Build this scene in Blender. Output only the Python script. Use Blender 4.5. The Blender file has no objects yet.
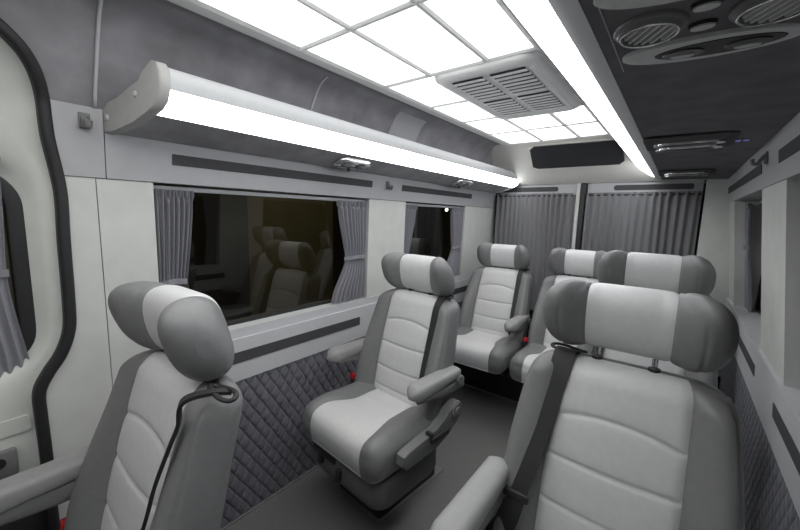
import bpy, bmesh, math, random
from mathutils import Vector, Matrix
random.seed(4)
C = bpy.context.scene.collection
PI = math.pi

# ------------------------------------------------------------------ materials
def mat(name, col, rough=0.5, noise=0.0, nscale=40.0, bump=0.0, bscale=300.0, metal=0.0, spec=0.5, sheen=0.0, coat=0.0):
    m = bpy.data.materials.new(name); m.use_nodes = True
    nt = m.node_tree; b = nt.nodes['Principled BSDF']
    b.inputs['Base Color'].default_value = (*col, 1); b.inputs['Roughness'].default_value = rough
    b.inputs['Metallic'].default_value = metal; b.inputs['Specular IOR Level'].default_value = spec
    if sheen: b.inputs['Sheen Weight'].default_value = sheen
    if coat: b.inputs['Coat Weight'].default_value = coat
    tc = nt.nodes.new('ShaderNodeTexCoord')
    if noise:
        n = nt.nodes.new('ShaderNodeTexNoise'); n.inputs['Scale'].default_value = nscale; n.inputs['Detail'].default_value = 5
        nt.links.new(tc.outputs['Object'], n.inputs['Vector'])
        r = nt.nodes.new('ShaderNodeMapRange'); r.inputs['To Min'].default_value = 1 - noise; r.inputs['To Max'].default_value = 1 + noise
        r.inputs['From Min'].default_value = .25; r.inputs['From Max'].default_value = .75
        nt.links.new(n.outputs['Fac'], r.inputs['Value'])
        v = nt.nodes.new('ShaderNodeVectorMath'); v.operation = 'SCALE'; v.inputs[0].default_value = col
        nt.links.new(r.outputs['Result'], v.inputs['Scale']); nt.links.new(v.outputs['Vector'], b.inputs['Base Color'])
    if bump:
        n2 = nt.nodes.new('ShaderNodeTexNoise'); n2.inputs['Scale'].default_value = bscale; n2.inputs['Detail'].default_value = 3
        nt.links.new(tc.outputs['Object'], n2.inputs['Vector'])
        bp = nt.nodes.new('ShaderNodeBump'); bp.inputs['Strength'].default_value = bump; bp.inputs['Distance'].default_value = .002
        nt.links.new(n2.outputs['Fac'], bp.inputs['Height']); nt.links.new(bp.outputs['Normal'], b.inputs['Normal'])
    return m

def emit(name, col, s):
    m = bpy.data.materials.new(name); m.use_nodes = True
    nt = m.node_tree; b = nt.nodes['Principled BSDF']
    b.inputs['Base Color'].default_value = (.8, .8, .8, 1); b.inputs['Roughness'].default_value = .5
    b.inputs['Emission Color'].default_value = (*col, 1); b.inputs['Emission Strength'].default_value = s
    return m

M = {
 'light_leather': mat('light_leather', (.64, .64, .645), .42, .04, 60, .12, 420),
 'grey_leather': mat('grey_leather', (.195, .195, .198), .42, .06, 60, .14, 420),
 'arm_leather': mat('arm_leather', (.30, .30, .30), .45, .05, 60, .12, 420),
 'shell_plastic': mat('shell_plastic', (.13, .13, .132), .5, .05, 50, .08, 500),
 'grey_plastic': mat('grey_plastic', (.17, .17, .172), .45, .04, 50, .06, 500),
 'dark_plastic': mat('dark_plastic', (.028, .028, .03), .5, .06, 40, .05, 400),
 'black_rubber': mat('black_rubber', (.018, .018, .02), .55, .1, 60, .1, 300),
 'strap': mat('strap', (.02, .02, .021), .6, .1, 200, .25, 700),
 'chrome': mat('chrome', (.75, .75, .76), .18, .03, 20, 0, 1, 1.0),
 'red_plastic': mat('red_plastic', (.62, .02, .025), .4, .05, 80),
 'white_textile': mat('white_textile', (.60, .61, .59), .8, .05, 14, .15, 160),
 'white_plastic': mat('white_plastic', (.56, .57, .59), .5, .02, 30, .05, 400),
 'rail_plastic': mat('rail_plastic', (.44, .44, .46), .5, .03, 30, .06, 400),
 'door_paint': mat('door_paint', (.62, .64, .60), .5, .09, 9, .04, 60),
 'suede': mat('suede', (.27, .265, .285), .92, .3, 9, .2, 220, sheen=.3),
 'dark_suede': mat('dark_suede', (.16, .156, .168), .95, .22, 14, .2, 240),
 'quilt_suede': mat('quilt_suede', (.155, .155, .182), .9, .2, 22, .2, 260, sheen=.2),
 'inlay': mat('inlay', (.06, .06, .064), .8, .15, 90, .2, 300),
 'curtain': mat('curtain', (.25, .25, .28), .85, .07, 90, .2, 500, sheen=.2),
 'rear_curtain': mat('rear_curtain', (.20, .20, .21), .9, .07, 90, .2, 500),
 'floor_vinyl': mat('floor_vinyl', (.165, .163, .16), .6, .18, 160, .15, 350),
 'floor_trim': mat('floor_trim', (.2, .2, .2), .5, .05, 60),
 'grid_frame': mat('grid_frame', (.9, .915, .90), .45, .03, 20),
 'vent_plastic': mat('vent_plastic', (.9, .905, .91), .5, .03, 30),
 'bulkhead': mat('bulkhead', (.86, .85, .80), .6, .03, 12, .05, 200),
 'screen': mat('screen', (.04, .04, .046), .3, .05, 9),
 'nozzle_plastic': mat('nozzle_plastic', (.17, .17, .175), .4, .06, 60),
 'console_plastic': mat('console_plastic', (.62, .62, .625), .4, .06, 60),
 'garage': mat('garage', (.20, .185, .125), .9, .3, 1.2, .1, 30),
 'panel_light': emit('panel_light', (1.0, 1.0, .975), 2.6),
 'strip_light': emit('strip_light', (.96, .98, 1.0), 6.5),
 'blue_led': emit('blue_led', (.08, .06, 1.0), .16),
 'lamp_bulb': emit('lamp_bulb', (.9, 1.0, .85), 14.0),
}
def glass_mat():
    m = bpy.data.materials.new('tinted_glass'); m.use_nodes = True
    nt = m.node_tree; nt.nodes.clear()
    out = nt.nodes.new('ShaderNodeOutputMaterial'); mix = nt.nodes.new('ShaderNodeMixShader')
    tr = nt.nodes.new('ShaderNodeBsdfTransparent'); tr.inputs['Color'].default_value = (.30, .30, .27, 1)
    gl = nt.nodes.new('ShaderNodeBsdfGlossy'); gl.inputs['Roughness'].default_value = .015; gl.inputs['Color'].default_value = (.9, .9, .84, 1)
    fr = nt.nodes.new('ShaderNodeFresnel'); fr.inputs['IOR'].default_value = 1.75
    nt.links.new(fr.outputs['Fac'], mix.inputs['Fac']); nt.links.new(tr.outputs[0], mix.inputs[1]); nt.links.new(gl.outputs[0], mix.inputs[2])
    nt.links.new(mix.outputs[0], out.inputs['Surface'])
    return m
M['glass'] = glass_mat()

# ------------------------------------------------------------------ mesh helpers
def tomesh(name, verts, faces, smooth=True, recalc=True):
    me = bpy.data.meshes.new(name); me.from_pydata([tuple(v) for v in verts], [], faces)
    if recalc:
        bm = bmesh.new(); bm.from_mesh(me); bmesh.ops.recalc_face_normals(bm, faces=bm.faces); bm.to_mesh(me); bm.free()
    if smooth:
        for p in me.polygons: p.use_smooth = True
    return me
def bm_mesh(name, bm, smooth=False, sharp=35):
    bmesh.ops.recalc_face_normals(bm, faces=bm.faces)
    me = bpy.data.meshes.new(name); bm.to_mesh(me); bm.free()
    if smooth:
        for p in me.polygons: p.use_smooth = True
        try: me.set_sharp_from_angle(angle=math.radians(sharp))
        except Exception: pass
    return me
def link(name, me, m=None, parent=None, loc=None):
    if m is not None and not me.materials: me.materials.append(M[m] if isinstance(m, str) else m)
    o = bpy.data.objects.new(name, me); C.objects.link(o)
    if parent: o.parent = parent
    if loc: o.location = loc
    return o
def thing(name, label, cat, loc=(0, 0, 0), group=None):
    o = bpy.data.objects.new(name, None); C.objects.link(o); o.location = loc
    o.empty_display_size = .1
    return tag(o, label, cat, group)
def tag(o, label, cat, group=None):
    o['label'] = label; o['category'] = cat
    if group: o['group'] = group
    return o
def struct(o, label=None):
    o['kind'] = 'structure'
    if label: o['label'] = label
    return o
def loft(rows, close_u=False, caps=False):
    """rows: list of equally long point lists -> verts, faces"""
    n = len(rows[0]); V = [p for r in rows for p in r]; F = []
    for i in range(len(rows) - 1):
        for j in range(n if close_u else n - 1):
            a = i * n + j; b = i * n + (j + 1) % n
            F.append((a, b, b + n, a + n))
    if caps:
        F.append(tuple(range(n))[::-1]); k = (len(rows) - 1) * n; F.append(tuple(range(k, k + n)))
    return V, F
def box_bm(bm, lo, hi, bev=0.0, seg=2):
    c = [(a + b) / 2 for a, b in zip(lo, hi)]; s = [abs(b - a) for a, b in zip(lo, hi)]
    r = bmesh.ops.create_cube(bm, size=1, matrix=Matrix.Translation(c) @ Matrix.Diagonal((*s, 1)))
    if bev:
        es = list({e for v in r['verts'] for e in v.link_edges})
        bmesh.ops.bevel(bm, geom=es, offset=bev, segments=seg, affect='EDGES', profile=.5)
def box(name, lo, hi, m, parent=None, bev=0.0, seg=2):
    bm = bmesh.new(); box_bm(bm, lo, hi, bev, seg); return link(name, bm_mesh(name, bm, bev > 0), m, parent)
def prism_bm(bm, pts, axis, a, b, bev=0.0, seg=2):
    """polygon pts (2D) extruded along axis ('x': pts are (y,z); 'y': (x,z); 'z': (x,y))"""
    def P(p, t): return {'x': (t, p[0], p[1]), 'y': (p[0], t, p[1]), 'z': (p[0], p[1], t)}[axis]
    v0 = [bm.verts.new(P(p, a)) for p in pts]; v1 = [bm.verts.new(P(p, b)) for p in pts]
    n = len(pts); fs = [bm.faces.new(v0), bm.faces.new(v1[::-1])]
    for i in range(n): bm.faces.new((v0[i], v1[i], v1[(i + 1) % n], v0[(i + 1) % n]))
    if bev:
        es = [e for f in fs for e in f.edges]
        bmesh.ops.bevel(bm, geom=list(set(es)), offset=bev, segments=seg, affect='EDGES', profile=.5)
def prism(name, pts, axis, a, b, m, parent=None, bev=0.0, smooth=True):
    bm = bmesh.new(); prism_bm(bm, pts, axis, a, b, bev); return link(name, bm_mesh(name, bm, smooth), m, parent)
def cyl_bm(bm, p0, p1, r, n=20, r2=None):
    p0 = Vector(p0); p1 = Vector(p1); d = p1 - p0
    q = Vector((0, 0, 1)).rotation_difference(d.normalized()).to_matrix().to_4x4()
    bmesh.ops.create_cone(bm, cap_ends=True, segments=n, radius1=r, radius2=r if r2 is None else r2, depth=d.length,
                          matrix=Matrix.Translation((p0 + p1) / 2) @ q)
def cyl(name, p0, p1, r, m, parent=None, n=20, r2=None):
    bm = bmesh.new(); cyl_bm(bm, p0, p1, r, n, r2); return link(name, bm_mesh(name, bm, True), m, parent)
def catmull(P, n):
    P = [Vector(p) for p in P]; out = []
    for i in range(len(P) - 1):
        p0 = P[max(i - 1, 0)]; p1 = P[i]; p2 = P[i + 1]; p3 = P[min(i + 2, len(P) - 1)]
        for k in range(n):
            t = k / n
            out.append(.5 * ((2 * p1) + (p2 - p0) * t + (2 * p0 - 5 * p1 + 4 * p2 - p3) * t * t + (3 * p1 - p0 - 3 * p2 + p3) * t ** 3))
    out.append(P[-1]); return out
def sweep(path, prof, ref, closed=False):
    """sweep 2D profile (a along side, b along ref-ish normal) on path"""
    rows = []; n = len(path)
    for i, p in enumerate(path):
        a = path[(i - 1) % n] if (closed or i) else path[i]; b = path[(i + 1) % n] if (closed or i < n - 1) else path[i]
        t = (Vector(b) - Vector(a)).normalized(); r = ref(i) if callable(ref) else Vector(ref)
        s = t.cross(r).normalized(); u = s.cross(t).normalized()
        rows.append([Vector(p) + s * x + u * y for x, y in prof])
    if closed: rows.append(rows[0])
    return loft(rows, True, not closed)
def circ(r, n=10, ry=None): return [(r * math.cos(2 * PI * k / n), (ry or r) * math.sin(2 * PI * k / n)) for k in range(n)]
def rrect(x0, x1, y0, y1, r, n=6):
    out = []
    for cx, cy, a0 in ((x1 - r, y1 - r, 0), (x0 + r, y1 - r, 90), (x0 + r, y0 + r, 180), (x1 - r, y0 + r, 270)):
        for k in range(n + 1):
            a = math.radians(a0 + 90 * k / n); out.append((cx + r * math.cos(a), cy + r * math.sin(a)))
    return out
def lerp_tab(tab, x):
    if x <= tab[0][0]: return tab[0][1]
    for (a, va), (b, vb) in zip(tab, tab[1:]):
        if x <= b: return va + (vb - va) * (x - a) / (b - a)
    return tab[-1][1]
def sstep(a, b, x):
    t = min(1, max(0, (x - a) / (b - a))); return t * t * (3 - 2 * t)

# ------------------------------------------------------------------ camera
LENS_F = 360.0
Rm = [[0.78577665, -0.60952894, -0.10502154], [0.61799884, 0.78063011, 0.09324193], [0.02514932, -0.13817052, 0.9900891]]
def vp_axes():
    f = LENS_F
    K = lambda x, y: Vector(((x - 400) / f, 1.0, -(y - 265) / f))
    d = K(682, 222.5).normalized(); l = -K(-63, 203); l = (l - d * l.dot(d)).normalized(); u = l.cross(d)
    return l, d, u          # world axes written in camera coordinates (right, forward, up)
l, d, u = vp_axes()
cam = bpy.data.cameras.new('camera'); cam.sensor_width = 36; cam.lens = LENS_F / 800 * 36; cam.clip_start = .02
camo = bpy.data.objects.new('camera', cam); C.objects.link(camo)
right = Vector((l[0], d[0], u[0])); fwd = Vector((l[1], d[1], u[1])); up = Vector((l[2], d[2], u[2]))
camo.matrix_world = Matrix(((right[0], up[0], -fwd[0], 0), (right[1], up[1], -fwd[1], 0), (right[2], up[2], -fwd[2], 1.3), (0, 0, 0, 1)))
bpy.context.scene.camera = camo

# ------------------------------------------------------------------ room shell
Y0, Y1 = -1.3, 3.15
XL = [(0, -1.375), (.62, -1.372), (.83, -1.37), (1.38, -1.358), (1.575, -1.335)]
def xl(z):
    if z <= 1.575: return lerp_tab(XL, z)
    return lerp_tab(HLP, z)
HLP = [(1.575, -1.335), (1.65, -1.300), (1.74, -1.252), (1.79, -1.222), (1.815, -1.197), (1.830, -1.165), (1.838, -1.130), (1.842, -1.10)]
XR = [(0, .315), (.62, .305), (.83, .288), (1.43, .222), (1.575, .205)]
def xr(z): return lerp_tab(XR, z)

# outer edge of the sliding door's seal on the left wall: (z, y)
SEAL = [(.0, .145), (.45, .147), (.583, .149), (.706, .148), (.78, .150), (.83, .172), (.88, .203), (.948, .225), (1.036, .230), (1.207, .232), (1.318, .235),
        (1.385, .231), (1.474, .219), (1.525, .216), (1.575, .214), (1.616, .206), (1.650, .193), (1.680, .172), (1.711, .135)]
def sealy(z): return lerp_tab(SEAL, z)

def wall_patch(name, ys, zs, xf, m, parent=None, start=None, disp=None):
    rows = []
    for z in zs:
        s = start(z) if start else ys[0]
        row = []
        for k, y in enumerate(ys):
            yy = s + (ys[-1] - s) * (y - ys[0]) / (ys[-1] - ys[0])
            row.append((xf(z) + (disp(yy, z) if disp else 0), yy, z))
        rows.append(row)
    V, F = loft(rows); return link(name, tomesh(name, V, F), m, parent)
def rng(a, b, n): return [a + (b - a) * i / n for i in range(n + 1)]

def wall_slab(name, y0, y1, z0, z1, xf, out, m, parent=None):
    """a slab whose inner face follows the wall profile, of given thickness going outwards"""
    zs = [z0] + [z for z, _ in (XL if out < 0 else XR) if z0 < z < z1] + [z1]
    pts = [(xf(z), z) for z in zs] + [(xf(z) + out, z) for z in reversed(zs)]
    return prism(name, pts, 'y', y0, y1, m, parent, smooth=False)

wl = struct(box('wall_left', (-1.50, Y0, -.05), (-1.48, -1.02, 1.9), 'white_plastic'), 'outer skin of the left side ahead of the sliding door')
T = -.10
# left wall: pillar panels, sill and rail, all parts of the wall
wall_patch('pillar_panel', [.24, .27, .299], rng(.02, 1.383, 80), xl, 'white_textile', wl, start=sealy)
wall_slab('pillar_panel', .3012, .445, .02, 1.383, xl, T, 'white_textile', wl)
wall_slab('pillar_panel', 1.47, 1.80, .83, 1.383, xl, T, 'white_textile', wl)
wall_slab('pillar_panel', 2.58, Y1, .83, 1.383, xl, T, 'white_textile', wl)
wall_patch('rail_panel', [.2, .26, .323], rng(1.385, 1.575, 14), lambda z: xl(z) + .004, 'rail_plastic', wl, start=sealy)
wall_slab('rail_panel', .3255, Y1, 1.385, 1.575, lambda z: xl(z) + .004, T, 'rail_plastic', wl)
wall_slab('sill_panel', .445, Y1, .612, .79, lambda z: xl(z) + .012, T, 'white_plastic', wl)
wall_slab('sill_panel', .445, Y1, .79, .83, lambda z: xl(z) + .004, T, 'white_plastic', wl)
def quilt(name, ys, z0, z1, xf, sgn, parent, ny, nz):
    wy, wz = .050, .082
    def dsp(y, z):
        a = y / wy + z / wz; b = y / wy - z / wz
        fa = abs(math.sin(PI * a)); fb = abs(math.sin(PI * b)); q = min(fa, fb)
        return sgn * (.0065 * (1 - math.exp(-(q / .17) ** 2)) + .004 * (fa * fb) ** .6)
    o = wall_patch(name, rng(ys[0], ys[1], ny), rng(z0, z1, nz), xf, 'quilt_suede', parent, disp=dsp)
    return o
quilt('quilted_panel', (.447, 2.45), 0, .612, xl, 1, wl, 680, 190)
wall_slab('lower_panel', 2.45, Y1, 0, .612, xl, T, 'quilt_suede', wl)
for a, b in ((.50, 1.475), (1.74, 2.65)):
    wall_slab('inlay_strip', a, b, 1.444, 1.479, lambda z: xl(z) + .0065, -.004, 'inlay', wl)
for a, b in ((.47, 1.405), (1.80, 2.75)):
    wall_slab('inlay_strip', a, b, .690, .735, lambda z: xl(z) + .0145, -.004, 'inlay', wl)

# headliner on the left: curved suede above the rail
def headliner():
    zs = [1.575 + .267 * math.sin(PI / 2 * i / 24) for i in range(25)]
    rows = []
    for z in zs:
        s = sealy(z) if z < 1.715 else Y0
        rows.append([(xl(z), s + (Y1 - s) * k / 40, z) for k in range(41)])
    V, F = loft(rows); return link('headliner_left', tomesh('headliner_left', V, F), 'suede')
hl = headliner(); hl.name = 'trim_1'; struct(hl, 'dark grey suede headliner curving above the left windows')
def bead(y, name):
    path = [(xl(z) + .004, y, z) for z in [1.576 + .255 * math.sin(PI / 2 * i / 16) for i in range(17)]]
    V, F = sweep(path, circ(.0045, 8), (0, 1, 0)); return link(name, tomesh(name, V, F), 'white_plastic', hl)
bead(.306, 'seam_bead'); bead(1.0, 'seam_bead')
pl = [[(xl(z) + .004, y, z) for y in (1.50, 1.74)] for z in [1.60 + .22 * i / 10 for i in range(11)]]
V, F = loft(pl); link('cover_plate', tomesh('cover_plate', V, F), 'rail_plastic', hl)

# floor, ceiling, rear and front walls
fl = struct(box('floor', (-1.40, Y0, -.05), (.34, Y1, 0), 'floor_vinyl'), 'dark grey speckled vinyl van floor')
box('floor_edging', (-1.362, .16, 0), (-1.352, 2.2, .006), 'floor_trim', fl, .002)
ce = struct(box('ceiling', (-1.12, Y0, 1.845), (.34, Y1, 1.9), 'grid_frame'), 'flat ceiling above the light panels')
wf = struct(box('wall_front', (-1.5, Y0 - .05, -.05), (.45, Y0, 1.9), 'dark_suede'), 'partition at the front of the cabin')
wr = struct(box('wall_rear', (-1.47, Y1, -.05), (.40, Y1 + .05, 1.9), 'rail_plastic'), 'rear doors of the van')
box('lower_panel', (-1.37, 3.125, 0), (.31, 3.15, .55), 'dark_plastic', wr)
box('header_panel', (-1.30, 3.118, 1.492), (-.678, 3.15, 1.585), 'rail_plastic', wr, .004)
box('header_panel', (-.60, 3.118, 1.492), (.088, 3.15, 1.585), 'rail_plastic', wr, .004)
box('door_frame', (-.676, 3.10, .3), (-.648, 3.15, 1.585), 'white_textile', wr, .006)
box('door_seal', (-.648, 3.09, .3), (-.607, 3.15, 1.585), 'black_rubber', wr, .012, 3)
box('door_seal', (-1.345, 3.11, .3), (-1.318, 3.15, 1.60), 'black_rubber', wr, .01, 3)
box('door_seal', (.088, 3.12, .3), (.099, 3.15, 1.56), 'black_rubber', wr, .008, 3)
box('corner_pillar', (.099, 3.08, .3), (.32, 3.15, 1.60), 'white_textile', wr, .008)
for a, b in ((-1.283, -.815), (-.425, .040)):
    prism('inlay_strip', rrect(a, b, 1.522, 1.560, .016), 'y', 3.1165, 3.125, 'inlay', wr)

# bulkhead sloping from the light ceiling to the rear doors, with a dark recess
bh = prism('trim_2', [(2.62, 1.835), (2.66, 1.845), (3.149, 1.845), (3.149, 1.58), (3.10, 1.58)], 'x', -1.34, .2, 'bulkhead', smooth=False)
struct(bh, 'cream sloping bulkhead panel above the rear doors')
def on_bulk(x, s, off=0.0):      # s along the slope from the top
    a = Vector((0, 2.62, 1.835)); b = Vector((0, 3.10, 1.58)); dd = (b - a).normalized(); nn = Vector((0, -dd.z, dd.y)) * -1
    p = a + dd * s + nn * off; return (x, p.y, p.z)
sc = [(-.885, .05), (-.375, .060), (-.345, .083), (-.345, .28), (-.375, .315), (-.915, .315), (-.950, .290), (-.922, .085)]
def slab_on_bulk(name, pts, o0, o1, m, parent):
    bm = bmesh.new()
    a = [bm.verts.new(on_bulk(x, s, o0)) for x, s in pts]; b = [bm.verts.new(on_bulk(x, s, o1)) for x, s in pts]
    bm.faces.new(a[::-1]); f = bm.faces.new(b); n = len(pts)
    for i in range(n): bm.faces.new((a[i], a[(i + 1) % n], b[(i + 1) % n], b[i]))
    bmesh.ops.bevel(bm, geom=list(f.edges), offset=.003, segments=2, affect='EDGES')
    return link(name, bm_mesh(name, bm, True), m, parent)
scr = thing('overhead_screen', 'dark flat panel set into the cream bulkhead above the rear curtains', 'screen', on_bulk(-.64, .18))
def reparent(o, p): 
    o.parent = p; o.matrix_parent_inverse = Matrix.Translation(p.location).inverted(); return o
reparent(slab_on_bulk('screen_frame', [(x + (.012 if x > -.6 else -.012), s + (.012 if s > .2 else -.012)) for x, s in sc], .0005, .006, 'bulkhead', scr), scr)
reparent(slab_on_bulk('screen_face', sc, .0065, .011, 'screen', scr), scr)

# right wall
wrt = struct(box('wall_right', (.46, Y0, -.05), (.48, Y1, 1.9), 'white_plastic'), 'outer skin of the right side of the van')
wall_slab('pillar_panel', 1.50, 1.90, .83, 1.43, xr, .13, 'white_textile', wrt)
wall_slab('pillar_panel', 2.80, Y1, .83, 1.43, xr, .13, 'white_textile', wrt)
wall_slab('pillar_panel', Y0, .55, .83, 1.43, xr, .13, 'white_textile', wrt)
wall_slab('rail_panel', Y0, Y1, 1.43, 1.60, lambda z: xr(z) - .004, .13, 'rail_plastic', wrt)
wall_slab('sill_panel', Y0, Y1, .612, .83, lambda z: xr(z) - .012, .14, 'white_plastic', wrt)
quilt('quilted_panel', (.3, 2.45), 0, .612, xr, -1, wrt, 560, 150)
wall_slab('lower_panel', Y0, .3, 0, .612, xr, .14, 'quilt_suede', wrt)
wall_slab('lower_panel', 2.45, Y1, 0, .612, xr, .14, 'quilt_suede', wrt)
for a, b in ((1.87, 3.06), (.9, 1.57)):
    wall_slab('inlay_strip', a, b, 1.484, 1.521, lambda z: xr(z) - .0065, .004, 'inlay', wrt)
for a, b in ((1.91, 2.55), (.8, 1.54)):
    wall_slab('inlay_strip', a, b, .712, .757, lambda z: xr(z) - .0145, .004, 'inlay', wrt)

# windows
def window(n, y0, y1, z0, z1, xg, sgn, label):
    f = bmesh.new(); t = .012
    for lo, hi in (((xg, y0, z0), (xg + sgn * .02, y0 + t, z1)), ((xg, y1 - t, z0), (xg + sgn * .02, y1, z1)),
                   ((xg, y0 + t, z0), (xg + sgn * .02, y1 - t, z0 + t)), ((xg, y0 + t, z1 - t), (xg + sgn * .02, y1 - t, z1))):
        box_bm(f, lo, hi)
    w = struct(link('window_%d' % n, bm_mesh('window_frame', f), 'black_rubber'), label)
    V = [(xg + sgn * .008, y0 + t, z0 + t), (xg + sgn * .008, y1 - t, z0 + t), (xg + sgn * .008, y1 - t, z1 - t), (xg + sgn * .008, y0 + t, z1 - t)]
    link('pane', tomesh('pane', V, [(0, 1, 2, 3) if sgn < 0 else (3, 2, 1, 0)], False, False), 'glass', w)
    return w
window(1, .445, 1.47, .83, 1.383, -1.425, -1, 'large dark tinted window on the left between two tied curtains')
window(2, 1.80, 2.58, .83, 1.383, -1.425, -1, 'smaller dark tinted window on the left near the rear corner')
window(3, 1.90, 2.80, .83, 1.43, .375, 1, 'dark tinted window on the right wall near the rear')
window(4, .55, 1.50, .83, 1.43, .375, 1, 'dark tinted window on the right wall nearest the camera')
for o, a, b, x in ((wl, .446, 1.469, -1.40), (wl, 1.801, 2.579, -1.40)):
    box('curtain_rail', (x - .006, a, 1.362), (x + .012, b, 1.378), 'white_plastic', o, .003)
for a, b in ((1.901, 2.799), (.551, 1.499)):
    box('curtain_rail', (.318, a, 1.412), (.336, b, 1.426), 'white_plastic', wrt, .003)

# sliding door on the left
def polar(pts, cy, cz, n):
    """resample closed curve by angle about centre"""
    out = []
    P = [(y - cy, z - cz) for y, z in pts]; m = len(P)
    for k in range(n):
        a = 2 * PI * k / n; dx, dz = math.cos(a), math.sin(a); best = 0
        for i in range(m):
            (x1, z1), (x2, z2) = P[i], P[(i + 1) % m]; ex, ez = x2 - x1, z2 - z1; den = dx * ez - dz * ex
            if abs(den) < 1e-12: continue
            t = (x1 * ez - z1 * ex) / den; s = (x1 * dz - z1 * dx) / den
            if t > 0 and -1e-9 <= s <= 1 + 1e-9: best = max(best, t)
        out.append((cy + dx * best, cz + dz * best))
    return out
CY = -.42
inner_side = [(y - .012, z) for z, y in SEAL]
top = [(.09, 1.728), (.0, 1.737)]
outl = inner_side + top; outl = outl + [(2 * CY - y, z) for y, z in reversed(outl)]
winl = rrect(2 * CY - .137, .137, .865, 1.385, .09, 8)
N = 240
A_ = polar(outl, CY, 1.1, N); B_ = polar(winl, CY, 1.1, N)
dr_rows = []
for f_, off in ((0, -.006), (.06, -.020), (.3, -.018), (.55, -.022), (.72, -.045), (.9, -.05), (1.0, -.062)):
    dr_rows.append([((xl(z) if f_ < .1 else min(xl(min(z, 1.6)), xl(z))) + off, y, z) for y, z in [(a[0] + (b[0] - a[0]) * f_, a[1] + (b[1] - a[1]) * f_) for a, b in zip(A_, B_)]])
V, F = loft(dr_rows, True)
door = struct(link('door_1', tomesh('door_1', V, F), 'door_paint'), 'white sliding side door at the left edge')
# seal around the door opening
path = [Vector((xl(z) - .004, y - .012, z)) for y, z in [(y, z) for z, y in SEAL]] + [Vector((xl(1.732) - .003, .085, 1.732)), Vector((xl(1.741) - .003, .0, 1.741)), Vector((xl(1.742) - .003, -.9, 1.742))]
path = catmull(path, 5)
V, F = sweep(path, rrect(-.0135, .0135, -.03, .016, .010, 4), (1, 0, 0)); link('door_seal', tomesh('door_seal', V, F), 'black_rubber', door)
wp = [Vector((xl(z) - .058, y, z)) for y, z in B_]
V, F = sweep(wp, rrect(-.020, .016, -.012, .012, .006, 3), (1, 0, 0), True); link('window_gasket', tomesh('window_gasket', V, F), 'black_rubber', door)
link('pane', tomesh('pane', [(-1.432, y, z) for y, z in B_], [tuple(range(N))], False, False), 'glass', door)
box('latch_plate', (-1.405, .00, .565), (-1.372, .082, .64), 'grey_plastic', door, .006)
cyl('latch_hole', (-1.373, .045, .612), (-1.3695, .045, .612), .015, 'black_rubber', door)
box('handle', (-1.40, -.05, 1.405), (-1.365, .118, 1.425), 'chrome', door, .006)
bmr = bmesh.new(); prism_bm(bmr, rrect(.04, .115, .675, .72, .012), 'x', -1.405, -1.386); link('panel_recess', bm_mesh('panel_recess', bmr, True), 'door_paint', door)
box('lower_trim', (-1.41, -.9, 0), (-1.385, .125, .55), 'dark_plastic', door, .004)

# ------------------------------------------------------------------ curtains
def pleat_grid(P, n_p, amp, ns, nz, seed, ruffle=.02):
    """P(s,z01)->(base point Vector, normal Vector); pleats along s"""
    rnd = random.Random(seed); ph = [rnd.uniform(-.5, .5) for _ in range(n_p + 3)]; am = [rnd.uniform(.6, 1.25) for _ in range(n_p + 3)]
    rows = []
    for i in range(nz + 1):
        t = i / nz; row = []
        for j in range(ns + 1):
            s = j / ns; base, nn, k = P(s, t)
            q = s * n_p; c = int(q); w = ph[c] + (ph[c + 1] - ph[c]) * (q - c); a = am[c] + (am[c + 1] - am[c]) * (q - c)
            dd = amp * k * a * math.sin(2 * PI * q + w * .9 + .5 * math.sin(3 * t + c))
            if t > 1 - ruffle: dd = amp * .7 * math.sin(2 * PI * q * 1.6 + 3 * w) * (1 + .6 * math.sin(40 * s))
            row.append(base + nn * dd)
        rows.append(row)
    return rows
def side_curtain(label, cat_group, edge, width, z0, z1, ztie, wtie, wbot, x_of, nrm, seed, pl=9, amp=.017):
    """edge: y of the jamb; width signed away from it; hangs along the window, gathered by a band"""
    def W(z):
        if z >= ztie: return wtie + (width - wtie) * sstep(0, 1, (z - ztie) / (z1 - ztie)) ** .8
        return wtie + (wbot - wtie) * sstep(0, 1, (ztie - z) / (ztie - z0))
    root = thing('window_curtain', label, 'curtain', (x_of(z0), edge, z0), 'side window curtains')
    def P(s, t):
        z = z0 + (z1 - z0) * t; y = edge + W(z) * s
        k = 1.0 - .45 * math.exp(-((z - ztie) / .05) ** 2)
        return Vector((x_of(z), y, z)), Vector((nrm, 0, 0)), k
    V, F = loft(pleat_grid(P, pl, amp, pl * 14, 46, seed, .05))
    o = link('fabric', tomesh('fabric', V, F), 'curtain', root); reparent(o, root)
    rows = []
    for zz in (ztie - .010, ztie, ztie + .010):
        rows.append([Vector((x_of(zz) + nrm * (.0195 + .004 * math.sin(3.1 * k / 12 * PI) - .022 * (abs(k - 6) / 6) ** 4), edge + W(zz) * (-.03 + 1.06 * k / 12), zz + .006 * math.sin(k / 12 * PI))) for k in range(13)])
    V, F = loft(rows); o = link('tieback', tomesh('tieback', V, F), 'curtain', root); reparent(o, root)
    return root
xw = lambda z: xl(z) - .018
side_curtain('grey pleated curtain tied back at the left edge of the big window', None, .452, .118, .835, 1.365, 1.045, .088, .11, xw, 1, 1, 7)
side_curtain('grey pleated curtain tied at the far edge of the big window', None, 1.462, -.20, .835, 1.365, 1.065, -.145, -.235, xw, 1, 2, 8)
side_curtain('grey curtain on the near edge of the small left window', None, 1.806, .125, .835, 1.365, 1.0, .05, .07, xw, 1, 3, 7)
side_curtain('grey curtain tied at the rear edge of the small left window', None, 2.572, -.165, .835, 1.365, 1.06, -.13, -.215, xw, 1, 5, 8)
side_curtain('grey curtain gathered at the rear edge of the far right window', None, 2.79, -.11, .835, 1.41, 1.17, -.07, -.14, lambda z: xr(z) + .052, -1, 6, 7, .010)
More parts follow.
